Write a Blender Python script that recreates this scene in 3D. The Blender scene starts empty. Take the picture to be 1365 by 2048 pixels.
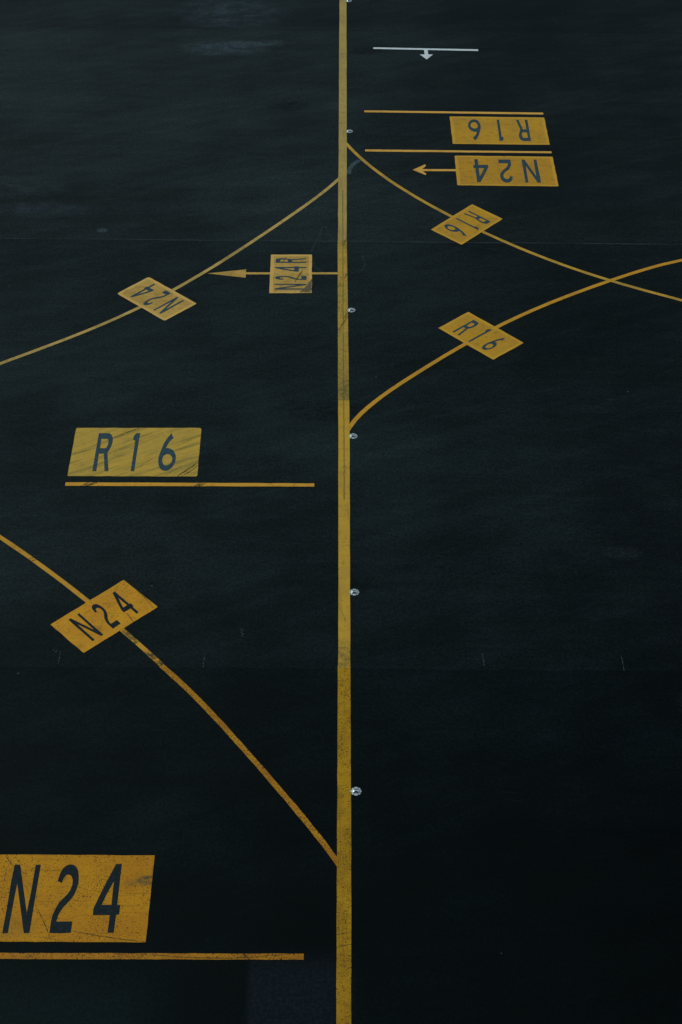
"""Airport apron seen from above: yellow taxi guide lines, stand-number panels and
inset ground lights on dark asphalt.  All coordinates are metres on the ground plane."""
import bpy, bmesh, math, random
from mathutils import Vector, Matrix
from mathutils.geometry import tessellate_polygon
random.seed(7)
S = bpy.context.scene
COL = S.collection

# ------------------------------------------------------------------ camera, sky, sun, exposure
cam_d = bpy.data.cameras.new('camera'); cam = bpy.data.objects.new('camera', cam_d); COL.objects.link(cam)
S.camera = cam
RIGHT = Vector((0.999935, -0.001764, 0.011284)); UP = Vector((-0.007352, 0.65669, 0.754125)); FWD = Vector((0.00874, 0.754158, -0.656635))
m = Matrix((RIGHT, UP, -FWD)).transposed().to_4x4()
m.translation = Vector((0, 0, 36.0))
cam.matrix_world = m
cam_d.sensor_fit = 'VERTICAL'; cam_d.sensor_height = 36.0
cam_d.lens = 3318.5 / 2048 * 36.0
cam_d.clip_start = 0.5; cam_d.clip_end = 5000

SUN_EL = math.radians(48); SUN_AZ = math.radians(-62)       # azimuth from +Y towards +X: sun to the left, a little ahead
w = bpy.data.worlds.new("World"); S.world = w; w.use_nodes = True
nt = w.node_tree; bg = nt.nodes['Background']
sky = nt.nodes.new('ShaderNodeTexSky'); sky.sky_type = 'NISHITA'; sky.sun_disc = False
sky.sun_elevation = SUN_EL; sky.sun_rotation = SUN_AZ
nt.links.new(sky.outputs[0], bg.inputs[0]); bg.inputs[1].default_value = 0.07
sd = bpy.data.lights.new('sun', 'SUN'); sd.energy = 3.0; sd.angle = math.radians(0.5); sd.color = (1.0, 0.96, 0.90)
so = bpy.data.objects.new('sun', sd); COL.objects.link(so)
sdir = Vector((math.sin(SUN_AZ)*math.cos(SUN_EL), math.cos(SUN_AZ)*math.cos(SUN_EL), math.sin(SUN_EL)))
so.rotation_euler = sdir.to_track_quat('Z', 'Y').to_euler(); so.location = (-40, 40, 60)
S.view_settings.view_transform = 'Standard'; S.view_settings.look = 'None'
S.view_settings.gamma = 1; S.view_settings.use_curve_mapping = False
S.view_settings.exposure = -0.65

# ------------------------------------------------------------------ measured layout (metres)
D = {'cam': {'right': [0.999935, -0.001764, 0.011284], 'up': [-0.007352, 0.65669, 0.754125], 'fwd': [0.00874, 0.754158, -0.656635], 'fpx': 3318.5},
 'glyph': {'N': [[[0.0179, 0.9979], [0.2265, 0.9983], [0.4794, 0.6693], [0.7761, 0.2885], [0.7782, 0.3504], [0.8034, 0.5893], [0.8092, 0.9996], [1.0, 1.0],
                  [0.9906, 0.4186], [0.9925, 0.002], [0.7902, 0.0015], [0.5125, 0.3611], [0.2344, 0.7208], [0.2199, 0.4057], [0.2102, 0.0004], [0.0124, 0.0],
                  [0.0159, 0.3488], [0.0, 0.7667]]],
           '2': [[[0.0187, 0.7498], [0.0892, 0.8691], [0.1699, 0.9307], [0.2793, 0.972], [0.3985, 0.9927], [0.5057, 1.0], [0.6374, 0.9943], [0.7791, 0.9669],
                  [0.8936, 0.9173], [0.9672, 0.8357], [1.0, 0.7545], [0.9814, 0.6621], [0.9049, 0.5704], [0.8067, 0.5076], [0.6563, 0.4422], [0.4579, 0.3658],
                  [0.3589, 0.3095], [0.281, 0.248], [0.2411, 0.1646], [0.9789, 0.1658], [0.9756, 0.0073], [0.508, 0.0], [0.0062, 0.002], [0.0, 0.1642], [0.0246, 0.2587],
                  [0.109, 0.3427], [0.2425, 0.4386], [0.4113, 0.5012], [0.581, 0.5641], [0.6943, 0.6329], [0.7363, 0.7078], [0.7207, 0.7655], [0.6454, 0.8177],
                  [0.5614, 0.8408], [0.4665, 0.8476], [0.3703, 0.8375], [0.2875, 0.7996], [0.2298, 0.7213]]],
           '4': [[[0.6478, 0.9925], [0.872, 1.0], [0.8775, 0.7154], [0.8815, 0.3945], [1.0, 0.3931], [0.9971, 0.2608], [0.8831, 0.2494], [0.8775, 0.0005], [0.6465, 0.0],
                  [0.6482, 0.249], [0.0145, 0.2477], [0.0, 0.3396], [0.1944, 0.5483], [0.418, 0.772]],
                 [[0.6497, 0.7408], [0.6546, 0.5948], [0.663, 0.3941], [0.2912, 0.3933], [0.4652, 0.583]]],
           'R': [[[0.0089, 0.998], [0.606, 1.0], [0.6923, 0.9926], [0.7841, 0.971], [0.8683, 0.9328], [0.942, 0.8564], [0.9571, 0.7743], [0.9451, 0.7157],
                  [0.9195, 0.6573], [0.8434, 0.57], [0.7518, 0.4715], [0.8488, 0.277], [1.0, 0.0031], [0.754, 0.0024], [0.6536, 0.2195], [0.5317, 0.4564],
                  [0.2239, 0.4554], [0.2324, 0.2181], [0.2473, 0.0008], [0.0042, 0.0], [0.0, 0.4173], [0.0038, 0.7069]],
                 [[0.2155, 0.8481], [0.5959, 0.8494], [0.6535, 0.8261], [0.6834, 0.7851], [0.6994, 0.7266], [0.6902, 0.6799], [0.6535, 0.6332], [0.6089, 0.607],
                  [0.5573, 0.5981], [0.2415, 0.5971]]],
           '1': [[[0.3488, 0.9992], [1.0, 1.0], [0.9451, 0.7963], [0.9314, 0.65], [0.9035, 0.3611], [0.9096, 0.0007], [0.3464, 0.0], [0.3426, 0.3317], [0.3649, 0.5622],
                  [0.3407, 0.8072], [0.0114, 0.8127], [0.0, 0.9247]]],
           '6': [[[0.5771, 1.0], [0.7292, 0.8667], [0.5966, 0.804], [0.4732, 0.7328], [0.402, 0.662], [0.3689, 0.5946], [0.4584, 0.5966], [0.5368, 0.5922],
                  [0.6845, 0.5694], [0.7678, 0.5464], [0.8397, 0.5175], [0.941, 0.4482], [0.9799, 0.402], [0.9995, 0.3558], [1.0, 0.2695], [0.9536, 0.1778],
                  [0.8474, 0.0976], [0.7695, 0.0564], [0.6879, 0.0289], [0.5926, 0.0071], [0.4931, 0.0], [0.4037, 0.0025], [0.3253, 0.0107], [0.2296, 0.0359],
                  [0.1574, 0.0669], [0.0603, 0.1405], [0.0071, 0.2375], [0.0, 0.3524], [0.036, 0.4508], [0.1156, 0.5791], [0.1956, 0.7083], [0.2975, 0.8088],
                  [0.4272, 0.9042]],
                 [[0.5013, 0.438], [0.5669, 0.4324], [0.6349, 0.4181], [0.6971, 0.401], [0.7479, 0.3781], [0.8064, 0.3263], [0.8054, 0.2574], [0.7328, 0.1941],
                  [0.676, 0.1682], [0.6051, 0.148], [0.5446, 0.1364], [0.4819, 0.1333], [0.4161, 0.1417], [0.3605, 0.1586], [0.2699, 0.2097], [0.2252, 0.2783],
                  [0.2317, 0.3474], [0.2939, 0.3996], [0.3884, 0.4289]]]},
 'panel': {'big_n24': {'c': [(-8.840900000000001, 27.349), (-4.5101, 27.349), (-4.5184, 24.6285), (-8.8492, 24.6285)],
                       'g': [('N', [(-8.2005, 24.8813), (-7.4975, 24.8813), (-8.2005, 27.0216)]), ('2', [(-6.9974, 24.8867), (-6.437, 24.8867), (-6.9974, 27.037)]),
                             ('4', [(-5.9558, 24.9081), (-5.2707, 24.9081), (-5.9558, 27.069)])]},
           'r16': {'c': [(-8.7691, 45.7148), (-4.3978, 45.7699), (-4.3795, 43.1129), (-8.7612, 43.0824)],
                   'g': [('R', [(-7.9536, 43.3472), (-7.4033, 43.3472), (-7.9536, 45.4274)]), ('1', [(-6.725, 43.3626), (-6.5137, 43.3626), (-6.725, 45.4413)]),
                         ('6', [(-5.7665, 43.3941), (-5.1782, 43.3941), (-5.7665, 45.461)])]},
           'up_r16': {'c': [(5.4763, 68.8414), (9.7853, 68.8215), (9.7973, 66.2816), (5.4834, 66.286)],
                      'g': [('R', [(9.0022, 68.5849), (8.4733, 68.5744), (8.9954, 66.6033)]), ('1', [(7.7802, 68.5608), (7.58, 68.5569), (7.7831, 66.5962)]),
                            ('6', [(6.834, 68.5839), (6.2695, 68.5728), (6.827, 66.6021)])]},
           'up_n24': {'c': [(5.5093, 65.2319), (9.8173, 65.2146), (9.8253, 62.6539), (5.4879, 62.6691)],
                      'g': [('N', [(9.0902, 64.9249), (8.4165, 64.9356), (9.1059, 62.9357)]), ('2', [(7.9417, 64.9268), (7.3859, 64.9165), (7.9314, 62.9296)]),
                            ('4', [(6.929, 64.9391), (6.2732, 64.9269), (6.9278, 62.9339)])]},
           'dia_n24_low': {'c': [(-6.3747, 38.0116), (-5.1972, 36.8039), (-7.2634, 34.8037), (-8.412, 36.0037)],
                           'g': [('N', [(-7.0511, 35.2975), (-6.748, 35.5844), (-7.8979, 36.2116)]), ('2', [(-6.493, 35.842), (-6.2621, 36.0666), (-7.3256, 36.7607)]),
                                 ('4', [(-6.02, 36.3209), (-5.7279, 36.5953), (-6.8532, 37.2384)])]},
           'dia_r16_low': {'c': [(4.1842, 51.9966), (5.3919, 53.1031), (7.346, 51.0741), (6.1307, 49.9755)],
                           'g': [('R', [(4.6991, 51.7627), (4.9531, 51.5017), (5.5515, 52.5606)]), ('1', [(5.2367, 51.1931), (5.3427, 51.0865), (6.1082, 51.9988)]),
                                 ('6', [(5.6633, 50.7547), (5.9211, 50.4912), (6.5203, 51.5379)])]},
           'dia_r16_up': {'c': [(6.0253, 61.1066), (7.2265, 59.9542), (5.4004, 57.9071), (4.2003, 59.0547)],
                          'g': [('R', [(5.8734, 60.5684), (5.6189, 60.3094), (6.7159, 59.7245)]), ('1', [(5.3592, 60.027), (5.2549, 59.9165), (6.2281, 59.1691)]),
                                ('6', [(4.9486, 59.5866), (4.661, 59.2838), (5.817, 58.737)])]},
           'dia_n24_up': {'c': [(-7.0655, 55.3571), (-5.0572, 53.5065), (-6.2063, 52.323), (-8.2035, 54.1533)],
                          'g': [('N', [(-5.5454, 53.6892), (-5.8576, 53.9578), (-6.3883, 52.7781)]), ('2', [(-6.098, 54.2016), (-6.327, 54.4146), (-6.9644, 53.2702)]),
                                ('4', [(-6.5649, 54.6286), (-6.8597, 54.8941), (-7.4023, 53.7156)])]},
           'n24r': {'c': [(-2.307, 57.0532), (-0.6606, 57.0798), (-0.6329, 54.3141), (-2.2893, 54.2679)],
                    'g': [('N', [(-0.8539, 54.5266), (-0.8566, 54.9445), (-2.0953, 54.5133)]), ('2', [(-0.8557, 55.2225), (-0.8551, 55.5197), (-2.0991, 55.2032)]),
                          ('4', [(-0.8559, 55.8101), (-0.8582, 56.2053), (-2.1157, 55.7903)]), ('R', [(-0.8856, 56.4467), (-0.8908, 56.8118), (-2.1019, 56.4362)])]}},
 'bar': {'low': [(-8.8452, 24.2957), (-0.4932, 24.3171), (-0.4905, 24.1377), (-8.842500000000001, 24.1138)],
         'mid': [(-8.7838, 42.7591), (-0.4164, 42.8018), (-0.418, 42.632), (-8.7747, 42.5767)],
         'top': [(1.5929, 69.35), (9.7795, 69.2962), (9.7734, 69.1085), (1.5907, 69.1717)],
         'second': [(1.5878, 65.7162), (9.8154, 65.6915), (9.7992, 65.5258), (1.5855, 65.5326)],
         'white': [(2.1115, 75.8341), (7.22, 75.7278), (7.2085, 75.5479), (2.1088, 75.6703)]},
 'white_arrow': [(4.5729, 75.6371), (4.7556, 75.6411), (4.763, 75.1155), (4.9909, 75.1205), (4.666, 74.5768), (4.351, 75.1066), (4.5885, 75.1117)],
 'chev': [(5.5414, 64.0443), (5.5319, 63.8713), (4.0581, 63.853), (4.2105, 63.6063), (4.153, 63.5195), (3.6284, 63.9531), (4.1792, 64.4455), (4.2201, 64.3242),
          (4.0431, 64.0256)],
 'tri': [(-4.7804, 55.6371), (-3.2572, 55.954), (-3.2517, 55.3451)],
 'shaft1': [(-3.2841, 55.7436), (-2.2956, 55.7555), (-2.291, 55.6042), (-3.2778, 55.5923)],
 'shaft2': [(-0.6735, 55.781), (0.4056, 55.798), (0.4055, 55.6572), (-0.6717, 55.6331)],
 'curve': {'c_upright': [(0.692, 66.377), (1.055, 65.582), (1.463, 64.808), (1.911, 64.057), (2.395, 63.329), (2.911, 62.624), (3.455, 61.94), (4.023, 61.276),
                         (4.612, 60.63), (5.22, 60.002), (5.845, 59.389), (6.486, 58.794), (7.143, 58.216), (7.816, 57.657), (8.505, 57.12), (9.211, 56.605),
                         (9.935, 56.116), (10.676, 55.652), (11.433, 55.214), (12.204, 54.8), (12.984, 54.403), (13.766, 54.015)],
           'c_cross': [(0.631, 45.482), (0.977, 46.287), (1.434, 47.011), (1.959, 47.685), (2.525, 48.33), (3.114, 48.959), (3.715, 49.578), (4.326, 50.187),
                       (4.945, 50.785), (5.576, 51.369), (6.22, 51.937), (6.88, 52.485), (7.557, 53.013), (8.251, 53.521), (8.96, 54.009), (9.682, 54.481),
                       (10.414, 54.938), (11.152, 55.381), (11.896, 55.809), (12.649, 56.217), (13.42, 56.593), (14.223, 56.918)],
           'c_upleft': [(0.51, 63.291), (0.093, 62.542), (-0.36, 61.817), (-0.837, 61.108), (-1.33, 60.41), (-1.831, 59.717), (-2.338, 59.029), (-2.85, 58.344),
                        (-3.367, 57.662), (-3.891, 56.986), (-4.424, 56.316), (-4.967, 55.656), (-5.525, 55.008), (-6.1, 54.375), (-6.692, 53.76), (-7.304, 53.163),
                        (-7.935, 52.587), (-8.586, 52.032), (-9.253, 51.496), (-9.935, 50.979), (-10.627, 50.475), (-11.324, 49.98), (-12.02, 49.486)],
           'c_low': [(-10.565, 39.988), (-10.16, 39.64), (-9.759, 39.288), (-9.362, 38.932), (-8.969, 38.571), (-8.58, 38.205), (-8.195, 37.836), (-7.814, 37.462),
                     (-7.437, 37.085), (-7.063, 36.704), (-6.693, 36.319), (-6.326, 35.931), (-5.962, 35.541), (-5.602, 35.147), (-5.246, 34.75), (-4.892, 34.351)],
           'c_low2': [(-4.895, 34.318), (-4.485, 33.875), (-4.09, 33.418), (-3.708, 32.951), (-3.336, 32.476), (-2.972, 31.995), (-2.612, 31.51), (-2.256, 31.023),
                      (-1.903, 30.533), (-1.553, 30.041), (-1.206, 29.547), (-0.862, 29.052), (-0.523, 28.553), (-0.191, 28.049), (0.133, 27.54), (0.445, 27.022)]},
 'edges': {'far': [((0.4753, 81.2485), (0.826, 81.2569)), ((0.4474, 75.7921), (0.8127, 75.8001)), ((0.4242, 67.4748), (0.7836, 67.4817)),
                   ((0.406, 63.2467), (0.7651, 63.2531)), ((0.3807, 58.167), (0.7388, 58.1729))],
           'worn': [((0.3705, 58.1668), (0.7408, 58.1729)), ((0.3777, 55.2515), (0.7596, 55.2574)), ((0.3788, 52.52), (0.7658, 52.5256)),
                    ((0.3818, 50.5259), (0.7708, 50.5314)), ((0.3825, 47.4249), (0.7782, 47.4301))],
           'mid': [((0.386, 47.4249), (0.7853, 47.4301)), ((0.3921, 45.4381), (0.7883, 45.443)), ((0.3919, 41.9546), (0.7718, 41.9589)),
                   ((0.3895, 37.5092), (0.7557, 37.5128)), ((0.3832, 34.3128), (0.7473, 34.3161))],
           'near': [((0.3772, 34.3435), (0.749, 34.3469)), ((0.3693, 32.7792), (0.7425, 32.7823)), ((0.3559, 29.5621), (0.7339, 29.5649)),
                    ((0.3477, 27.5633), (0.7294, 27.566)), ((0.3413, 25.9561), (0.719, 25.9585)), ((0.3285, 22.3248), (0.6957, 22.3267))]},
 'joint': [(0.5882, 62.1968), (0.5851, 60.1592), (0.5805, 55.2546), (0.5788, 53.164), (0.5802, 48.9635), (0.5876, 45.4405), (0.5852, 41.9568)],
 'lights': [(0.9534, 81.1513), (0.9087, 67.3541), (0.9052, 53.1485), (0.91, 45.3744), (0.8903, 37.5187), (0.8751, 29.566)],
 'scuff': {'r16': [([(-7.437, 45.167), (-7.0238, 45.4592), (-6.5152, 45.7664)], 0.055), ([(-7.3352, 45.1454), (-6.9524, 45.4601), (-6.6021, 45.6956)], 0.025),
                   ([(-8.6958, 43.6278), (-7.7394, 44.1367), (-6.7855, 44.8222), (-6.0803, 45.287), (-5.2929, 45.7353)], 0.024),
                   ([(-5.3219, 44.6818), (-4.7805, 45.0516), (-4.3867, 45.354)], 0.025), ([(-5.0517, 43.1041), (-4.7437, 43.4667), (-4.4061, 43.8554)], 0.07),
                   ([(-4.9271, 43.1055), (-4.6017, 43.4247), (-4.4041, 43.7121)], 0.05), ([(-6.3631, 43.6667), (-5.8451, 44.1597)], 0.024),
                   ([(-8.6679, 44.2704), (-7.9673, 44.6156)], 0.024), ([(-7.5125, 44.318), (-7.4208, 44.4535)], 0.024), ([(-5.4835, 43.1315), (-4.9657, 43.6504)], 0.02),
                   ([(-5.2363, 44.4802), (-4.3683, 45.0567)], 0.022)],
           'mid': [([(-8.1344, 42.5629), (-7.6907, 42.7821)], 0.12), ([(-8.2579, 42.5615), (-8.005, 42.757)], 0.06), ([(-4.4634, 42.5842), (-4.2007, 42.7906)], 0.12),
                   ([(-4.3258, 42.5858), (-4.0628, 42.7922)], 0.07), ([(-1.1384, 42.6441), (-1.0516, 42.7951)], 0.03), ([(-1.9014, 42.796), (-1.7932, 42.6365)], 0.03)],
           'big_n24': [([(-8.4908, 27.3283), (-8.2105, 26.9481)], 0.03), ([(-7.864, 26.422), (-7.6692, 26.09)], 0.02),
                       ([(-7.4793, 25.7823), (-7.1282, 25.1164), (-6.9157, 24.6494)], 0.028),
                       ([(-6.4174, 24.9611), (-5.9003, 24.853), (-5.2157, 24.7305), (-4.5263, 24.6361)], 0.03),
                       ([(-7.3359, 24.7849), (-6.8903, 24.7126), (-6.6111, 24.6236)], 0.02)],
           'low': [([(-4.6183, 24.2824), (-4.1419, 24.2438), (-3.547, 24.1921), (-2.837, 24.1756), (-2.2463, 24.1791), (-1.6568, 24.2238), (-0.8301, 24.3046)], 0.03),
                   ([(-2.0395, 24.3182), (-1.8605, 24.1401)], 0.08)],
           'dia_n24_low': [([(-6.1258, 36.5173), (-5.8909, 36.1236)], 0.03), ([(-6.1433, 37.7601), (-5.6856, 37.2555), (-5.3312, 36.7248)], 0.015),
                           ([(-6.0702, 37.7143), (-5.6372, 37.2232), (-5.2972, 36.751)], 0.015)],
           'c_low': [([(-10.1089, 39.5016), (-9.9192, 39.5877)], 0.05), ([(-10.0256, 39.4465), (-9.8594, 39.5322)], 0.05),
                     ([(-9.4772, 38.9524), (-9.2667, 39.0513)], 0.08), ([(-9.38, 38.8571), (-9.1882, 38.9555)], 0.12)],
           'n24r': [([(-1.8405, 56.3988), (-1.6593, 56.9856)], 0.035), ([(-1.3254, 55.0458), (-1.0079, 55.9312)], 0.06),
                    ([(-0.8903, 54.3092), (-0.7416, 54.728), (-0.6439, 55.1972)], 0.05), ([(-2.1212, 54.2904), (-1.7278, 54.9928), (-1.4272, 55.468)], 0.025)],
           'shaft': [([(-0.138, 55.6209), (-0.0503, 55.8126)], 0.05)],
           'line': [([(0.3889, 51.7816), (0.7655, 52.807)], 0.035), ([(0.4193, 51.7184), (0.7774, 52.7095)], 0.025), ([(0.3332, 24.8795), (0.7115, 24.9733)], 0.03),
                    ([(0.3333, 24.5126), (0.7091, 24.6051)], 0.03), ([(0.6085, 57.8335), (0.7448, 58.4389)], 0.03), ([(0.6272, 55.3111), (0.7697, 55.7874)], 0.05),
                    ([(0.5679, 52.4829), (0.7665, 53.0186)], 0.04), ([(0.4443, 36.757), (0.5466, 36.4648), (0.6088, 36.197)], 0.012)],
           'c_upleft': [([(-0.3027, 62.0205), (-0.1899, 61.8695)], 0.03), ([(-0.5069, 61.7223), (-0.4106, 61.5395)], 0.04)]},
 'patch': {'line_a': [(0.3846, 48.3514), (0.7759, 48.3567), (0.7782, 47.4448), (0.3843, 47.4397)],
           'line_b': [(0.3848, 34.6325), (0.7448, 34.6358), (0.7459, 34.3263), (0.3847, 34.3231)]},
 'seams': {'s1': (0.4294, 34.2414), 's2': (0.4579, 58.1301), 's3': (-8.9463, 77.924), 's4': (10.885, 77.5226)},
 'chalk': [[(-7.9701, 34.8681), (-7.9647, 34.3505)], [(-3.6227, 34.8662), (-3.645, 34.2458)], [(4.7324, 34.913), (4.7487, 34.3878)],
           [(8.9082, 34.7987), (8.9201, 34.2153)]],
 'ghost': [(0.8338, 63.5448), (0.8642, 63.8541), (0.9439, 64.1663), (1.0795, 64.4368), (1.3399, 64.7788)],
 'chalk_scrib': [[(-8.198, 34.8988), (-8.1471, 34.9482), (-8.0773, 34.9183), (-8.0907, 34.8508), (-8.1534, 34.8258)],
                 [(-2.6075, 35.8592), (-2.5186, 35.8191), (-2.584, 35.7205), (-2.5007, 35.6724), (-2.566, 35.5741), (-2.5061, 35.526)]],
 'misc': {'blue': [(-1.7225, 24.0545), (0.3164, 24.0663), (0.3175, 22.3247), (-1.7183, 22.314)],
          'smear': (-4.9906, 75.6725),
          'smear2': (-5.0197, 78.7589),
          'spot': (9.6226, 39.4612),
          'loop': (-0.1504, 57.8163),
          'spotdark': (-1.8266, 69.8101),
          'sp2': (-9.2586, 58.7754),
          'sp3': (10.5846, 57.1269)}}

# ------------------------------------------------------------------ node helpers
class NT:
    def __init__(s, name):
        s.m = bpy.data.materials.new(name); s.m.use_nodes = True
        s.t = s.m.node_tree; s.t.nodes.clear()
        s.out = s.n('ShaderNodeOutputMaterial'); s.b = s.n('ShaderNodeBsdfPrincipled')
        s.l(s.b.outputs[0], s.out.inputs[0])
        s.pos = s.n('ShaderNodeNewGeometry').outputs['Position']
    def n(s, k): return s.t.nodes.new(k)
    def l(s, a, b): s.t.links.new(a, b)
    def put(s, sock, v):
        if isinstance(v, bpy.types.NodeSocket): s.l(v, sock)
        else: sock.default_value = v
    def scale(s, sc, rot=0.0, off=(0, 0, 0)):
        src = s.pos
        if rot:                                   # turn first, then stretch, so the streaks really run at that angle
            r = s.n('ShaderNodeMapping'); s.l(src, r.inputs[0]); r.inputs['Rotation'].default_value = (0, 0, rot); src = r.outputs[0]
        m = s.n('ShaderNodeMapping'); s.l(src, m.inputs[0])
        m.inputs['Location'].default_value = off; m.inputs['Scale'].default_value = sc
        return m.outputs[0]
    def noise(s, vec, scale, detail=3.0, rough=0.55, dist=0.0):
        n = s.n('ShaderNodeTexNoise'); s.l(vec, n.inputs['Vector'])
        n.inputs['Scale'].default_value = scale; n.inputs['Detail'].default_value = detail
        n.inputs['Roughness'].default_value = rough; n.inputs['Distortion'].default_value = dist
        return n.outputs['Fac']
    def math(s, op, a, b=0.0, clamp=False):
        n = s.n('ShaderNodeMath'); n.operation = op; n.use_clamp = clamp
        s.put(n.inputs[0], a); s.put(n.inputs[1], b); return n.outputs[0]
    def ramp(s, v, lo, hi, a=0.0, b=1.0):
        n = s.n('ShaderNodeMapRange'); n.interpolation_type = 'SMOOTHSTEP'; s.put(n.inputs[0], v)
        n.inputs[1].default_value = lo; n.inputs[2].default_value = hi
        n.inputs[3].default_value = a; n.inputs[4].default_value = b; return n.outputs[0]
    def mix(s, f, a, b):
        n = s.n('ShaderNodeMix'); n.data_type = 'RGBA'
        s.put(n.inputs[0], f); s.put(n.inputs[6], a if not isinstance(a, tuple) else (*a, 1)); s.put(n.inputs[7], b if not isinstance(b, tuple) else (*b, 1))
        return n.outputs[2]
    def mul(s, c, f):
        n = s.n('ShaderNodeVectorMath'); n.operation = 'SCALE'
        s.put(n.inputs[0], c if not isinstance(c, tuple) else c); s.put(n.inputs['Scale'], f); return n.outputs[0]
    def bump(s, h, strength, dist):
        n = s.n('ShaderNodeBump'); n.inputs['Strength'].default_value = strength; n.inputs['Distance'].default_value = dist
        s.l(h, n.inputs['Height']); s.l(n.outputs[0], s.b.inputs['Normal'])
    def xyz(s):
        n = s.n('ShaderNodeSeparateXYZ'); s.l(s.pos, n.inputs[0]); return n.outputs
    def fin(s, col, rough=0.6, spec=0.5, metal=0.0):
        s.put(s.b.inputs['Base Color'], col if not isinstance(col, tuple) else (*col, 1))
        s.put(s.b.inputs['Roughness'], rough); s.b.inputs['Specular IOR Level'].default_value = spec
        s.b.inputs['Metallic'].default_value = metal; return s.m

def asphalt():
    t = NT('asphalt'); x, y, _ = t.xyz()
    # three pavement ages, meeting at construction joints that run across the apron
    lowf = t.noise(t.scale((1, 1, 1)), 0.35, 2)
    wob = t.math('MULTIPLY', t.math('SUBTRACT', t.noise(t.scale((1, 1, 1)), 1.3, 3), 0.5), 0.10)
    yw = t.math('ADD', y, wob)
    S1, S2, S3 = 34.22, 58.1, 77.75
    far = t.ramp(yw, S2-.03, S2+.03); mid = t.ramp(yw, S1-.03, S1+.03); top = t.ramp(yw, S3-.03, S3+.03)
    near_c, mid_c, far_c, top_c = (.0009, .0024, .0028), (.0080, .0150, .0158), (.0112, .0194, .0196), (.0094, .0166, .0172)  # mid and far tones also hold the grazing sheen, painted in
    # painted falloff: tone darkens towards the viewer, standing in for vignetting and reflection
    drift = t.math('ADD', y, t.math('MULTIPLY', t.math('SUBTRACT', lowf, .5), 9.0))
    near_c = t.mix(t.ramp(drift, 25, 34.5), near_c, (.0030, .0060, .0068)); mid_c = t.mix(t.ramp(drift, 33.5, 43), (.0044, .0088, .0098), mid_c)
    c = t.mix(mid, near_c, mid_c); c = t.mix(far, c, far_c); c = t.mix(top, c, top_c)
    # wide, soft changes of tone laid down by the paver in long lanes
    lanes = t.noise(t.scale((.035, .55, 1)), 1.0, 4, .6)
    c = t.mul(c, t.ramp(lanes, .3, .7, .88, 1.12))
    fine_l = t.noise(t.scale((.10, 2.6, 1), 0.01), 1.0, 4, .65)
    c = t.mul(c, t.ramp(fine_l, .3, .7, .90, 1.10))
    c = t.mul(c, t.ramp(lowf, .3, .7, .86, 1.14))
    blotch = t.noise(t.scale((1, 1, 1), 0, (9, 3, 0)), 0.09, 3, .5)
    c = t.mul(c, t.ramp(blotch, .32, .68, .76, 1.22))
    # long diagonal scuffing left by turning aircraft
    dg = t.noise(t.scale((.10, 1.5, 1), -.42, (2, 8, 0)), 1.0, 4, .6, .6)
    c = t.mul(c, t.ramp(dg, .38, .70, .92, 1.20))
    dg2 = t.noise(t.scale((.16, 3.4, 1), .30, (7, 1, 0)), 1.0, 3, .6, .8)
    c = t.mul(c, t.ramp(dg2, .52, .72, 1.0, .86))
    # tone gets darker towards the right
    c = t.mul(c, t.ramp(x, -1, 11, 1.0, .62))
    # pale worn smears near the top, and mottling of tint
    tint = t.ramp(t.noise(t.scale((.5, 1.1, 1), .2), 1.0, 4, .6), .42, .68)
    c = t.mix(t.math('MULTIPLY', tint, .16), c, t.mul(c, 1.25))
    def spot(cx, cy, rx, ry, col, k, n=2.5):
        nonlocal c
        dx = t.math('DIVIDE', t.math('SUBTRACT', x, cx), rx); dy = t.math('DIVIDE', t.math('SUBTRACT', y, cy), ry)
        d = t.math('ADD', t.math('MULTIPLY', dx, dx), t.math('MULTIPLY', dy, dy))
        nn = t.noise(t.scale((1, 1.6, 1), 0, (cx, cy, 0)), n, 5, .65)
        f = t.math('MULTIPLY', t.ramp(d, 0, 1, 1, 0), t.ramp(nn, .38, .68, .15, 1))
        c = t.mix(t.math('MULTIPLY', f, k), c, col)
    spot(-5.0, 79.6, 3.4, 2.2, (0.0361, 0.0608, 0.078), 0.64, 1.2)
    spot(-5.1, 75.6, 2.6, 1.0, (0.0469, 0.0798, 0.0998), 0.72, 1.2)
    spot(-3.6, 76.2, 2.2, .5, (0.0469, 0.0798, 0.0874), 0.64, 1.2)
    spot(-14, 62.2, 3.6, 1.2, (0.0325, 0.0551, 0.0624), 0.48, 1.2)
    spot(-12, 60.4, 3.0, .8, (0.0325, 0.0532, 0.0686), 0.48, 1.2)
    spot(9.6, 39.45, .85, .40, (0.057, 0.084, 0.092), .3, 9)
    spot(11.4, 32.9, 1.3, .9, (0.019, 0.026, 0.028), .8, 5)
    spot(-9.26, 58.8, .3, .2, (0.114, 0.18, 0.22), .45, 12)
    spot(-1.9, 69.8, 1.2, .7, (0.0023, 0.004, 0.0044), .9)
    spot(1.6, 75.4, .9, .5, (0.0029, 0.004, 0.0052), .9)
    spot(.0, 46.9, 2.4, .8, (0.0029, 0.0044, 0.0048), .8)
    spot(11.6, 40.8, 3.6, 9.5, (0.0038, 0.0048, 0.006), .7, .6)
    spot(-7, 38.5, 4.5, 3.6, (0.0118, 0.0176, 0.0184), .5, .8)
    # bluish and greenish window-glass reflections, painted into the foreground tone
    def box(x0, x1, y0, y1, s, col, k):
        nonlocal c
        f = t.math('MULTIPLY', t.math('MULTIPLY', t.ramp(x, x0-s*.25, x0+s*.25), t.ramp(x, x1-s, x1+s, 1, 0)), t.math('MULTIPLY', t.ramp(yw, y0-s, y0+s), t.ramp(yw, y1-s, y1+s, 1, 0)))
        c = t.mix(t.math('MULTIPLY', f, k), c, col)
    box(-1.85, .55, 12, 24.1, .55, (.0052, .0086, .0132), 1.0)
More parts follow.
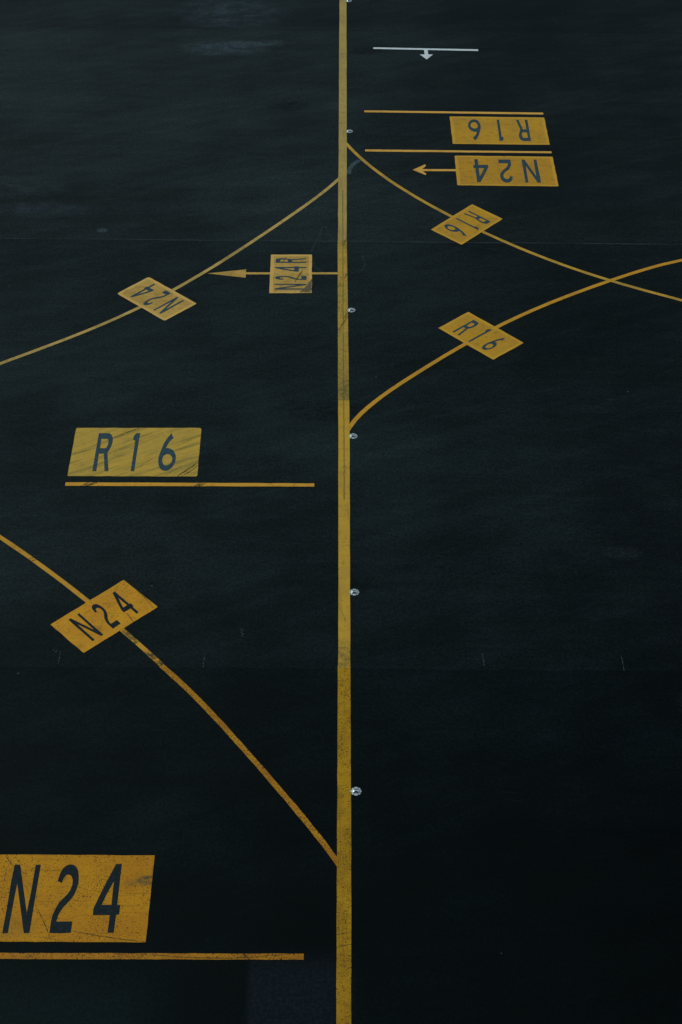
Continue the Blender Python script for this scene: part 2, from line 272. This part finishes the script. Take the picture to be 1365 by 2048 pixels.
    box(-12, -4.3, 14, 23.6, .9, (.0026, .0080, .0092), .8)
    # joints themselves: thin pale or dark lines
    for yy, wd, col, k, sl in ((S1, .025, (.0005, .0007, .0009), .4, 0), (S2+.01, .045, (.055, .075, .082), .6, 0), (S3, .05, (.0012, .0016, .0018), .8, 0), (66.9, .04, (.003, .004, .004), .5, 0)):
        d = t.math('ABSOLUTE', t.math('SUBTRACT', yw, yy))
        f = t.math('MULTIPLY', t.ramp(d, 0, wd, 1, 0), t.ramp(t.noise(t.scale((.4, .4, 1)), 1, 3), .35, .6, .3, 1))
        c = t.mix(t.math('MULTIPLY', f, k), c, col)
    # aggregate grain
    grain = t.noise(t.scale((1, 1, 1)), 11.0, 3, .85)
    c = t.mul(c, t.ramp(grain, .28, .72, .45, 1.6))
    coarse = t.noise(t.scale((1, 1.6, 1), 0, (5, 5, 0)), 3.2, 3, .7)
    c = t.mul(c, t.ramp(coarse, .28, .72, .86, 1.15))
    # hairline scratches: thin, long, pale, running several ways
    for ang, off, k in ((.12, (3, 4, 0), .55), (-.55, (8, 2, 0), .40), (1.35, (1, 9, 0), .35)):
        sv = t.noise(t.scale((.25, 5.0, 1), ang, off), 1.0, 2, .5, .4)
        d = t.math('ABSOLUTE', t.math('SUBTRACT', sv, .5))
        gate = t.ramp(t.noise(t.scale((.5, .5, 1), 0, off), 1.0, 3, .6), .60, .72)
        f = t.math('MULTIPLY', t.ramp(d, 0, .010, 1, 0), gate)
        c = t.mix(t.math('MULTIPLY', t.math('MULTIPLY', f, k), t.ramp(y, 33, 44, .12, .8)), c, (.050, .066, .072))
    # rare light flecks of grit
    v = t.n('ShaderNodeTexVoronoi'); t.l(t.pos, v.inputs['Vector']); v.inputs['Scale'].default_value = 1.1
    fl = t.math('LESS_THAN', v.outputs['Distance'], .028)
    sep = t.n('ShaderNodeSeparateColor'); t.l(v.outputs['Color'], sep.inputs[0])
    fl = t.math('MULTIPLY', fl, t.math('GREATER_THAN', sep.outputs[0], .92))
    c = t.mix(t.math('MULTIPLY', fl, .55), c, (.12, .15, .15))
    t.bump(grain, .35, .01)
    rr = t.ramp(lanes, .3, .7, .60, .50)
    t.b.inputs['Specular Tint'].default_value = (.55, .90, .85, 1)
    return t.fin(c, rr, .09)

def yellow(name, base, worn, speck=.5, streak=.4, along='x', dens=.63, rough=.55, dirt=.35, stains=(), diag=None):
    t = NT(name)
    big = t.noise(t.scale((1, 1, 1)), .9, 3, .6)
    c = t.mix(t.ramp(big, .35, .68), base, worn)
    sc = (.5, 13, 1) if along == 'x' else (13, .5, 1)
    st = t.noise(t.scale(sc), 1.0, 3, .6)
    c = t.mix(t.math('MULTIPLY', t.ramp(st, .52, .74), streak), c, tuple(v*.42 for v in base))
    md = t.noise(t.scale((1, 1, 1), 0, (4, 4, 0)), 4.0, 4, .65)
    c = t.mix(t.math('MULTIPLY', t.ramp(md, .50, .72), dirt), c, tuple(v*.35 for v in worn))
    sp = t.noise(t.scale((1, 1, 1), 0, (1, 7, 0)), 22.0, 2, .7)
    area = t.ramp(t.noise(t.scale((1, 1, 1), 0, (3, 1, 0)), 1.2, 2), .38, .62, .0, .055)
    thr = t.math('SUBTRACT', dens, area)
    f = t.math('MULTIPLY', t.math('SUBTRACT', sp, thr), 14.0, True)
    c = t.mix(t.math('MULTIPLY', f, speck), c, (.035, .024, .008))
    fine = t.noise(t.scale((1, 1, 1)), 60.0, 2, .7)
    c = t.mul(c, t.ramp(fine, .25, .75, .80, 1.18))
    if stains: x, y, _ = t.xyz()
    for cx, cy, rx, ry, k in stains:
        dx = t.math('DIVIDE', t.math('SUBTRACT', x, cx), rx); dy = t.math('DIVIDE', t.math('SUBTRACT', y, cy), ry)
        d = t.math('ADD', t.math('MULTIPLY', dx, dx), t.math('MULTIPLY', dy, dy))
        nn = t.noise(t.scale((1, 1.5, 1), 0, (cx, cy, 0)), 5.0, 5, .75)
        f = t.math('MULTIPLY', t.ramp(d, 0, 1, 1, 0), t.ramp(nn, .30, .66))
        c = t.mix(t.math('MULTIPLY', f, k), c, (.050, .062, .030))
    if diag:
        a, k = diag
        dn = t.noise(t.scale((.45, 5.5, 1), a, (3, 3, 0)), 1.0, 4, .6)
        c = t.mix(t.math('MULTIPLY', t.ramp(dn, .46, .66), k), c, (.20, .19, .045))
    t.bump(fine, .25, .006)
    return t.fin(c, rough, .16)

def flat(name, col, rough=.6, spec=.4, var=.25, sc=9.0, metal=0.0, fleck=0.0):
    t = NT(name); n = t.noise(t.scale((1, 1, 1)), sc, 4, .7)
    c = t.mul(col, t.ramp(n, .25, .75, 1-var, 1+var))
    if fleck:
        s = t.noise(t.scale((1, 1, 1), 0, (6, 2, 0)), 16.0, 3, .75)
        c = t.mix(t.math('MULTIPLY', t.ramp(s, .60, .72), fleck), c, (.22, .15, .03))
    return t.fin(c, rough, spec, metal)

def patchy(name, col, alpha, lo=.42, hi=.62, sc=18.0, stretch=(1, 1, 1)):
    t = NT(name); n = t.noise(t.scale(stretch), sc, 3, .65)
    t.fin(col, .7, .2)
    a = t.math('MULTIPLY', t.ramp(n, lo, hi), alpha); t.l(a, t.b.inputs['Alpha']); return t.m

M = dict(
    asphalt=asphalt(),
    panel=yellow('yellow_panel_paint', (.53, .300, .022), (.47, .270, .030), .70, .45, 'x', .65, dirt=.4),
    rust=yellow('yellow_panel_paint_rusty', (.66, .345, .016), (.57, .285, .020), .75, .30, 'x', .635, dirt=.4),
    near=yellow('yellow_panel_paint_speckled', (.54, .275, .006), (.47, .220, .007), .90, .55, 'x', .615, dirt=.3, stains=((-4.60, 26.55, .42, .22, .95), (-4.42, 26.85, .16, .50, .9), (-4.9, 26.45, .5, .15, .6), (-8.0, 25.0, .9, .4, .35))),
    pale=yellow('yellow_panel_paint_bleached', (.555, .390, .055), (.48, .345, .058), .4, .22, 'x', .69, dirt=.22, diag=(-.50, .70)),
    dusty=yellow('yellow_panel_paint_dusty', (.56, .385, .085), (.46, .310, .070), .60, .60, 'x', .65, dirt=.45),
    edge_dusty=yellow('yellow_border_paint_pale', (.68, .470, .125), (.62, .420, .115), .3, .2, 'x', .70, dirt=.2),
    clean=yellow('yellow_panel_paint_fresh', (.55, .325, .022), (.47, .285, .030), .45, .35, 'x', .67, dirt=.4),
    edge=yellow('yellow_border_paint', (.62, .375, .036), (.56, .335, .036), .3, .2, 'x', .70, dirt=.2),
    line_far=yellow('yellow_line_paint_faded', (.44, .350, .095), (.37, .290, .085), .4, .40, 'y', .66),
    line_worn=yellow('yellow_line_paint_worn', (.52, .355, .055), (.38, .290, .050), .85, .50, 'y', .60, stains=((.47, 47.8, .9, 2.0, .7), (.7, 58.5, .3, 1.2, .6))),
    line_mid=yellow('yellow_line_paint', (.56, .370, .038), (.48, .320, .042), .60, .45, 'y', .65, stains=((.45, 34.7, 1.0, .9, .6),)),
    line_near=yellow('yellow_line_paint_speckled', (.44, .270, .008), (.34, .195, .007), .85, .60, 'y', .60, dirt=.4),  # base colour lowered to paint in the light falloff at the near end
    bar=yellow('yellow_bar_paint', (.66, .370, .038), (.60, .330, .035), .6, .25, 'x', .66),
    bar_near=yellow('yellow_bar_paint_rusty', (.46, .215, .008), (.36, .155, .008), .95, .3, 'x', .58, dirt=.5),
    bar_far=yellow('yellow_bar_paint_far', (.74, .440, .085), (.66, .390, .075), .4, .25, 'x', .68),
    curve_pale=yellow('yellow_curve_paint_faded', (.56, .420, .120), (.40, .310, .085), .7, .3, 'x', .62, dirt=.5),
    curve=yellow('yellow_curve_paint', (.60, .335, .028), (.52, .290, .026), .4, .2, 'x', .67),
    curve_far=yellow('yellow_curve_paint_dull', (.58, .370, .048), (.42, .290, .045), .5, .3, 'x', .65, dirt=.5),
    curve_near=yellow('yellow_curve_paint_rusty', (.50, .260, .010), (.36, .165, .010), .95, .35, 'x', .59, dirt=.5),
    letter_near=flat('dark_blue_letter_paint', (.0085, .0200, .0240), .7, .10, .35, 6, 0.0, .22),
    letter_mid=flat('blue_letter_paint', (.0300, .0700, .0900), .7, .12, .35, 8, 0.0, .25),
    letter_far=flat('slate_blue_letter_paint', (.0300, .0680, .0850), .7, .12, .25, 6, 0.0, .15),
    white=flat('white_marking_paint', (.60, .75, .77), .6, .4, .12, 6),
    rubber=patchy('tyre_rubber', (.035, .045, .022), .75, .30, .62, 24),
    rubber_soft=patchy('tyre_rubber_faint', (.110, .120, .030), .60, .30, .62, 14),
    grime=patchy('line_grime', (.085, .105, .040), .60, .34, .60, 7),
    smudge=patchy('oily_smudge', (.040, .050, .030), .80, .38, .66, 6),
    joint=patchy('paint_joint', (.18, .17, .03), .65, .10, .50, 3, (1, .5, 1)),
    chalk=patchy('chalk', (.22, .26, .26), .30, .42, .60, 26),
    scrape=patchy('scraped_asphalt', (.060, .085, .100), .30, .25, .70, 4),
    corner=patchy('worn_to_grey', (.110, .125, .085), .85, .25, .60, 9),
    ghost=patchy('blacked_out_paint', (.055, .100, .120), .85, .15, .60, 5),
    metal=flat('cast_aluminium', (.46, .58, .61), .45, .5, .18, 30, .25),
    metal_bright=flat('polished_aluminium', (.74, .88, .88), .32, .6, .10, 30, .60),
    bolt=flat('bolt_steel', (.05, .07, .075), .45, .5, .1, 30, .6),
    window=flat('light_window_glass', (.006, .016, .020), .12, .6, .1, 10),
    prism=flat('light_prism_glass', (.25, .36, .38), .15, .6, .1, 10),
)

# ------------------------------------------------------------------ mesh helpers
def tag(o, label=None, cat=None, group=None, kind=None):
    for k, v in (('label', label), ('category', cat), ('group', group), ('kind', kind)):
        if v: o[k] = v
    return o
def link(name, me, mat, parent=None):
    if mat: me.materials.append(mat)
    o = bpy.data.objects.new(name, me); COL.objects.link(o)
    if parent:
        o.parent = parent
    return o
def thing(name, loc, label, cat, group=None):
    o = bpy.data.objects.new(name, None); COL.objects.link(o); o.location = (loc[0], loc[1], 0); o.empty_display_size = .3
    return tag(o, label, cat, group)
def loc_of(parent): return parent.location if parent else Vector((0, 0, 0))

def rough_edge(pts, amp, step=.25):
    """walk round a polygon and give its edges the slight unevenness of masked paint"""
    out = []
    n = len(pts)
    for i in range(n):
        a, b = Vector(pts[i]), Vector(pts[(i+1) % n]); L = (b-a).length
        k = max(1, int(L/step)); nrm = Vector((-(b-a).y, (b-a).x)).normalized() if L > 1e-6 else Vector((0, 0))
        for j in range(k):
            q = a.lerp(b, j/k)
            if j: q = q + nrm*random.gauss(0, amp*.8)
            out.append((q.x, q.y))
    return out
def round_corners(pts, r):
    out = []; n = len(pts)
    for i in range(n):
        a, b, c = Vector(pts[i-1]), Vector(pts[i]), Vector(pts[(i+1) % n])
        u = (a-b).normalized(); v = (c-b).normalized(); rr = r*random.uniform(.4, 1.3)
        for k in range(4):
            s = k/3; p = (b+u*rr)*(1-s)**2 + b*2*s*(1-s) + (b+v*rr)*s*s
            out.append((p.x, p.y))
    return out
def sheet(name, loops, z, mat, parent=None):
    o = loc_of(parent)
    vs = [[Vector((x-o.x, y-o.y, z)) for x, y in lp] for lp in loops]
    flatv = [v for lp in vs for v in lp]
    tris = tessellate_polygon(vs)
    faces = []
    for t in tris:
        a, b, c = (flatv[i] for i in t)
        ar = (b-a).cross(c-a).z
        if abs(ar) < 1e-9: continue
        faces.append(t if ar > 0 else (t[0], t[2], t[1]))
    me = bpy.data.meshes.new(name); me.from_pydata(flatv, [], faces); me.update()
    return link(name, me, mat, parent)
def ribbon_lr(name, L, R, z, mat, parent=None):
    o = loc_of(parent); v = []; f = []
    for l, r in zip(L, R): v += [(l[0]-o.x, l[1]-o.y, z), (r[0]-o.x, r[1]-o.y, z)]
    for i in range(len(L)-1):
        a = 2*i; q = (a, a+1, a+3, a+2)
        p0, p1, p2 = (Vector(v[k]) for k in q[:3])
        if (p1-p0).cross(p2-p1).z < 0: q = q[::-1]
        f.append(q)
    me = bpy.data.meshes.new(name); me.from_pydata(v, [], f); me.update()
    return link(name, me, mat, parent)
def dense(pts, step=.3):
    P = [Vector(p) for p in pts]
    if len(P) == 2:
        n = max(1, int((P[1]-P[0]).length/step)); return [P[0].lerp(P[1], i/n) for i in range(n+1)]
    out = []
    for i in range(len(P)-1):
        a = P[i-1] if i else P[i]*2-P[i+1]; b = P[i]; c = P[i+1]; d = P[i+2] if i+2 < len(P) else P[i+1]*2-P[i]
        n = max(1, int((c-b).length/step))
        for j in range(n):
            t = j/n
            out.append(.5*((2*b)+(c-a)*t+(2*a-5*b+4*c-d)*t*t+(3*b-a-3*c+d)*t**3))
    out.append(P[-1]); return out
def ribbon(name, pts, width, z, mat, parent=None, amp=.004, taper=False, step=.3):
    P = dense(pts, step); L = []; R = []
    for i, q in enumerate(P):
        d = (P[min(i+1, len(P)-1)]-P[max(i-1, 0)]).normalized(); n = Vector((-d.y, d.x)); h = width/2
        if taper: h *= .35+.65*math.sin(math.pi*min(1, max(0, i/(len(P)-1))))
        L.append(q+n*(h+random.gauss(0, amp*.8))); R.append(q-n*(h+random.gauss(0, amp*.8)))
    return ribbon_lr(name, L, R, z, mat, parent)
def extend(pts, dist, end=True, step=1.5):
    """carry a guide line on past the picture with the bend it already has"""
    P = [Vector(p) for p in (pts if end else pts[::-1])]
    k = 6; a = (P[-1-k]-P[-1-2*k]); b = (P[-1]-P[-1-k])
    turn = a.angle_signed(b)/b.length; ang = math.atan2(b.y, b.x); s = 0
    turn = max(-.02, min(.02, turn))
    while s < dist:
        ang -= turn*step; P.append(P[-1]+Vector((math.cos(ang), math.sin(ang)))*step); s += step
    out = [(p.x, p.y) for p in P]
    return out if end else out[::-1]
def scuffs(key, parent, z, mat='rubber', name='tyre_scuff'):
    for pts, wd in D['scuff'].get(key, []):
        ribbon(name, pts, max(abs(wd), .022), z, M[mat if wd > .026 else 'rubber_soft'], parent, .003, True, .12)

# ------------------------------------------------------------------ ground
R_ = 1500
me = bpy.data.meshes.new('ground')
me.from_pydata([(-R_, -R_, 0), (R_, -R_, 0), (R_, R_, 0), (-R_, R_, 0)], [], [(0, 1, 2, 3)])
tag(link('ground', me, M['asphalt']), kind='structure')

# ------------------------------------------------------------------ number panels
def panel(key, label, mat, lmat, corner=.05, edge=None, scuff_z=.016):
    p = D['panel'][key]; c = p['c']
    cx = sum(q[0] for q in c)/4; cy = sum(q[1] for q in c)/4
    t = thing('painted_number_panel', (cx, cy), label, 'ground marking', 'yellow number panels painted on the asphalt')
    if edge:
        C = Vector((cx, cy)); e1 = (Vector(c[1])-Vector(c[0])).normalized(); e2 = (Vector(c[2])-Vector(c[1])).normalized()
        d = .13; inner = [Vector(c[0])+(e1+e2)*d, Vector(c[1])+(e2-e1)*d, Vector(c[2])-(e1+e2)*d, Vector(c[3])+(e1-e2)*d]
        sheet('panel_border', [rough_edge(round_corners(c, corner), .006)], .008, M[edge], t)
        sheet('panel_field', [rough_edge([tuple(v) for v in inner], .012, .18)], .010, M[mat], t)
    else:
        sheet('panel_field', [rough_edge(round_corners(c, corner), .006)], .008, M[mat], t)
    for ch, (bl, br, tl) in p['g']:
        bl, br, tl = Vector(bl), Vector(br), Vector(tl)
        loops = []
        for lp in D['glyph'][ch]:
            loops.append([tuple(bl+(br-bl)*u+(tl-bl)*v) for u, v in lp])
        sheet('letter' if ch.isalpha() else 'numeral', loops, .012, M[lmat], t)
    scuffs(key, t, scuff_z)
    return t
G_ = D['panel']
pn = panel('big_n24', 'nearest yellow panel, reading N24, above the nearest yellow bar and cut by the left edge', 'near', 'letter_near', .02)
panel('r16', 'yellow panel reading R16 upright above a yellow bar, crossed by diagonal tyre marks', 'pale', 'letter_mid', .09)
panel('up_r16', 'yellow panel reading R16 upside down, between two yellow bars at the far right', 'clean', 'letter_far', .03, 'edge')
panel('up_n24', 'yellow panel reading N24 upside down with a thin arrow leaving its left side', 'panel', 'letter_far', .05, 'edge')
panel('dia_n24_low', 'tilted yellow panel reading N24 on the near left guide line', 'rust', 'letter_near', .04)
panel('dia_r16_low', 'tilted yellow panel reading R16 the right way up, on the rising guide line', 'clean', 'letter_far', .04, 'edge')
panel('dia_r16_up', 'tilted yellow panel reading R16 upside down on the guide line falling to the right', 'clean', 'letter_far', .04, 'edge')
panel('dia_n24_up', 'tilted dusty yellow panel reading N24 upside down on the far left guide line', 'dusty', 'letter_mid', .10, 'edge_dusty')
q = panel('n24r', 'square-looking yellow panel reading N24R sideways on a short arrow shaft, scuffed corner', 'dusty', 'letter_mid', .03, 'edge_dusty')
c = G_['n24r']['c'][2]
sheet('worn_corner', [[(c[0]-.02, c[1]+.03), (c[0]-.02, c[1]+1.0), (c[0]-.14, c[1]+.75), (c[0]-.30, c[1]+.28), (c[0]-.50, c[1]+.03)]], .018, M['corner'], q)

# ------------------------------------------------------------------ thick centre line
E_ = D['edges']
t = thing('painted_centre_line', (E_['mid'][2][0][0], 45), 'thick yellow line running straight through the middle of the apron', 'ground marking')
def edge_run(L, R, amp=.004, step=.5):
    src = [Vector(p) for p in L]; L = []
    for a, b in zip(src, src[1:]):
        k = max(1, int((b-a).length/step)); L += [a.lerp(b, j/k) for j in range(k)]
    L.append(src[-1])
    P = [Vector(p) for p in R]
    def at(y):
        for a, b in zip(P, P[1:]):
            if min(a.y, b.y)-1e-6 <= y <= max(a.y, b.y)+1e-6: return a.x+(b.x-a.x)*(y-a.y)/(b.y-a.y)
        return P[0].x if abs(y-P[0].y) < abs(y-P[-1].y) else P[-1].x
    RR = [Vector((at(l.y)+random.gauss(0, amp*.8), l.y)) for l in L]
    return [Vector((l.x+random.gauss(0, amp*.8), l.y)) for l in L], RR
def lin(P, y):
    (x0, y0), (x1, y1) = P; return (x0+(x1-x0)*(y-y0)/(y1-y0), y)
far = E_['far']; farL = [lin((far[2][0], far[0][0]), 260)]+[p[0] for p in far]; farR = [lin((far[2][1], far[0][1]), 260)]+[p[1] for p in far]
near = E_['near']; nl = [p[0] for p in near]+[(near[-1][0][0]-.03, -60)]; nr = [p[1] for p in near]+[(near[-1][1][0]-.03, -60)]
for key, (L, R), mat, z in (('far', (farL, farR), 'line_far', .0080), ('worn', ([p[0] for p in E_['worn']], [p[1] for p in E_['worn']]), 'line_worn', .0082),
                            ('mid', ([p[0] for p in E_['mid']], [p[1] for p in E_['mid']]), 'line_mid', .0080), ('near', (nl, nr), 'line_near', .0095)):
    a, b = edge_run(L, R); ribbon_lr('painted_section', a, b, z, M[mat], t)
ribbon('paint_joint', D['joint'], .030, .013, M['joint'], t, .004)
y0 = near[0][0][1]
sheet('overlap_band', [[(near[0][0][0], y0-.09), (near[0][1][0], y0-.09), (near[0][1][0]-.01, y0+.05), (near[0][0][0]+.01, y0+.05)]], .0115, M['line_mid'], t)
scuffs('line', t, .016)

# ------------------------------------------------------------------ curved guide lines
GW = .165
def guide(key, pts, label, mat, wd=GW, sc=None, z=.004):
    t = thing('painted_guide_line', D['curve'][key][8], label, 'ground marking', 'thin curved yellow guide lines')
    ribbon('painted_line', pts, wd, z, M[mat], t, .003)
    if sc: scuffs(sc, t, .016)
    return t
guide('c_upright', extend(D['curve']['c_upright'], 30), 'thin yellow line from the farther thick line, falling to the right edge', 'curve_far', .160)
guide('c_cross', extend(D['curve']['c_cross'], 30), 'thin yellow line rising from the middle of the thick line to the right edge', 'curve', .170, None, .0055)
guide('c_upleft', extend(D['curve']['c_upleft'], 30), 'faded thin yellow line curving from the far thick line down to the left edge', 'curve_pale', .158, 'c_upleft')
t = guide('c_low', extend(D['curve']['c_low'], 30, False), 'speckled thin yellow line curving from the left edge to the near thick line', 'curve', .158, 'c_low')
ribbon('painted_line', D['curve']['c_low2'], .168, .0055, M['curve_near'], t, .005)
a = Vector(D['curve']['c_low'][-1]); b = Vector(D['curve']['c_low'][-3]); d = (b-a).normalized()
ribbon('dirty_patch', [tuple(a), tuple(a+d*.75)], .150, .007, M['smudge'], t, .003)
ribbon('dirty_patch', [tuple(a+d*1.2), tuple(a+d*1.9)], .150, .007, M['grime'], t, .003)

# ------------------------------------------------------------------ bars
for key, label, mat in (('low', 'nearest yellow bar, rusty and speckled, just below the panel cut by the left edge', 'bar_near'),
                        ('mid', 'yellow bar just below the upright R16 panel, with black tyre scuffs', 'bar'),
                        ('top', 'yellow bar above the upside-down R16 panel, the farthest yellow bar', 'bar_far'),
                        ('second', 'yellow bar between the upside-down R16 and N24 panels', 'bar_far')):
    c = D['bar'][key]
    t = thing('painted_bar', (sum(q[0] for q in c)/4, sum(q[1] for q in c)/4), label, 'ground marking', 'yellow bars painted across the asphalt')
    sheet('painted_line', [rough_edge(c, .004, .3)], .006, M[mat], t)
    scuffs(key, t, .014)
c = D['bar']['white']
t = thing('painted_white_marker', D['white_arrow'][4], 'white bar with a small arrow, the only white marking, beyond the yellow bars', 'ground marking')
sheet('white_bar', [rough_edge(c, .004, .3)], .006, M['white'], t)
sheet('arrow', [D['white_arrow']], .009, M['white'], t)

# ------------------------------------------------------------------ arrows
t = thing('painted_arrow', D['chev'][5], 'thin open-headed yellow arrow pointing left from the upside-down N24 panel', 'ground marking')
sheet('arrow_shape', [D['chev']], .006, M['bar_far'], t)
t = thing('painted_arrow', D['tri'][0], 'solid long-pointed yellow arrowhead with shaft pointing left to the far left guide line', 'ground marking')
sheet('arrow_head', [D['tri']], .0060, M['dusty'], t)
sheet('shaft', [D['shaft1']], .0045, M['dusty'], t)
sheet('shaft', [D['shaft2']], .0045, M['dusty'], t)
scuffs('shaft', t, .014)

# ------------------------------------------------------------------ chalk and blacked-out paint
for pts, label in zip(D['chalk'], ('chalk tick on the asphalt below the near tilted N24 panel, leftmost of four', 'chalk tick standing on the asphalt joint right of the near guide line',
                                   'faint chalk tick on the asphalt joint right of the thick line', 'faintest chalk tick, nearest the right edge of the apron')):
    o = ribbon('chalk_mark', pts, .030, .005, M['chalk'], None, .004, False, .1); tag(o, label, 'chalk mark', 'chalk ticks on the asphalt joint')
for pts, label in zip(D['chalk_scrib'], ('small chalk scribble beside the leftmost chalk tick', 'tiny chalk figures between the near guide line and the thick line')):
    o = ribbon('chalk_scribble', pts, .035, .005, M['chalk'], None, .004, False, .08); tag(o, label, 'chalk mark')
for pts, label in ((((-.75, 57.2), (-.42, 58.3), (-.20, 59.3), (.0, 58.6), (.38, 58.0)), 'faint pale scrape left of the thick line beyond the N24R panel'),
                   (((-.70, 57.1), (-.52, 56.3), (-.15, 55.6), (.30, 55.2)), 'faint curved scrape between the N24R panel and the thick line'),
                   (((1.2, 55.8), (1.45, 56.3), (1.35, 57.1)), 'small faint curved scrape just right of the thick line, level with N24R')):
    o = ribbon('scrape_mark', pts, .07, .0035, M['scrape'], None, .02, True, .15); tag(o, label, 'scrape mark', 'pale scrapes on the asphalt')
o = ribbon('faded_line', D['ghost'], .20, .0035, M['ghost'], None, .01, False, .2)
tag(o, 'short blacked-out grey line remnant between the thick line and the falling guide line', 'ground marking')

# ------------------------------------------------------------------ inset ground lights
def revolve(name, prof, mat, parent, seg=48, radius_mod=None, height_mod=None):
    v = []; f = []
    for r, z in prof:
        for k in range(seg):
            a = 2*math.pi*k/seg; rr, zz = r, z
            if radius_mod: rr = radius_mod(r, z, a)
            if height_mod: zz = height_mod(r, z, a)
            v.append((rr*math.cos(a), rr*math.sin(a), zz))
    n = len(prof)
    for i in range(n-1):
        for k in range(seg):
            k2 = (k+1) % seg; f.append((i*seg+k, i*seg+k2, (i+1)*seg+k2, (i+1)*seg+k))
    f.append(tuple((n-1)*seg+k for k in range(seg)))
    me = bpy.data.meshes.new(name); me.from_pydata(v, [], f); me.update()
    bm = bmesh.new(); bm.from_mesh(me); bmesh.ops.recalc_face_normals(bm, faces=bm.faces); bm.to_mesh(me); bm.free()
    return link(name, me, mat, parent)
def prism(name, poly, z0, z1, mat, parent):
    """closed low wedge; poly is a list of (x, y), z1 may be one height or a height per vertex"""
    n = len(poly); hs = z1 if isinstance(z1, (list, tuple)) else [z1]*n
    v = [(x, y, z0) for x, y in poly]+[(x, y, h) for (x, y), h in zip(poly, hs)]
    f = [tuple(range(n))[::-1], tuple(range(n, 2*n))]+[(i, (i+1) % n, n+(i+1) % n, n+i) for i in range(n)]
    me = bpy.data.meshes.new(name); me.from_pydata(v, [], f); me.update()
    bm = bmesh.new(); bm.from_mesh(me); bmesh.ops.recalc_face_normals(bm, faces=bm.faces); bm.to_mesh(me); bm.free()
    return link(name, me, mat, parent)
def make_light():
    t = thing('inset_ground_light', (0, 0), '', 'ground light', 'round metal ground lights along the right side of the thick line')
    notch = [math.radians(a) for a in (22, 62, 118, 158, 202, 242, 298, 338)]
    def rm(r, z, a):
        if r > .12:
            for q in notch:
                d = abs((a-q+math.pi) % (2*math.pi)-math.pi)
                if d < .10: return r-.026
        return r
    revolve('flange', [(.153, 0), (.153, .010), (.148, .014), (.112, .017), (0.0001, .017)], M['metal'], t, 96, rm)
    # raised housing: two side lobes joined by a narrow bridge, open wedges front and back
    def hm(r, z, a):
        s = abs(math.sin(a)); c_ = abs(math.cos(a))
        open_ = min(1, max(0, (s-.60)/.10))*min(1, max(0, (r-.022)/.012))
        return z*(1-open_)+.0175*open_ if z > .0175 else z
    revolve('housing', [(.112, .016), (.106, .026), (.086, .042), (.062, .050), (.040, .052), (.030, .052), (.020, .052), (.010, .052), (.0005, .052)], M['metal_bright'], t, 96, None, hm)
    for s in (-1, 1):
        w_ = prism('window', [(-.014, s*.022), (.014, s*.022), (.086, s*.080), (-.086, s*.080)], .0172, [.046, .046, .021, .021], M['window'], t)
        prism('prism', [(0, s*.050), (.018, s*.076), (-.018, s*.076)], .0172, [.046, .030, .030], M['prism'], w_)
        prism('lip', [(-.045, s*.080), (.045, s*.080), (.038, s*.092), (-.038, s*.092)], .0172, .024, M['metal'], t)
    for a in notch:
        r = .130
        b_ = prism('bolt', [(math.cos(a)*r+.008*math.cos(k*math.pi/3), math.sin(a)*r+.008*math.sin(k*math.pi/3)) for k in range(6)], .012, .021, M['bolt'], t)
    return t
def copy_tree(o, parent=None):
    c = o.copy(); COL.objects.link(c); c.parent = parent
    for ch in [k for k in bpy.data.objects if k.parent == o and k.name not in made]:
        copy_tree(ch, c)
    return c
proto = make_light(); made = set()
LL = ['farthest ground light, at the top edge of the picture beside the thick line',
      'ground light just beyond where the falling guide line leaves the thick line',
      'ground light level with the lower tilted R16 panel, right of the thick line',
      'ground light just below where the rising guide line leaves the thick line',
      'ground light beside the thick line, level with the near tilted N24 panel',
      'nearest ground light, a round metal fixture beside the speckled thick line']
lights = [proto]+[copy_tree(proto) for _ in LL[1:]]
for o, p, lab in zip(lights, D['lights'], LL):
    o.location = (p[0], p[1], 0); o['label'] = lab
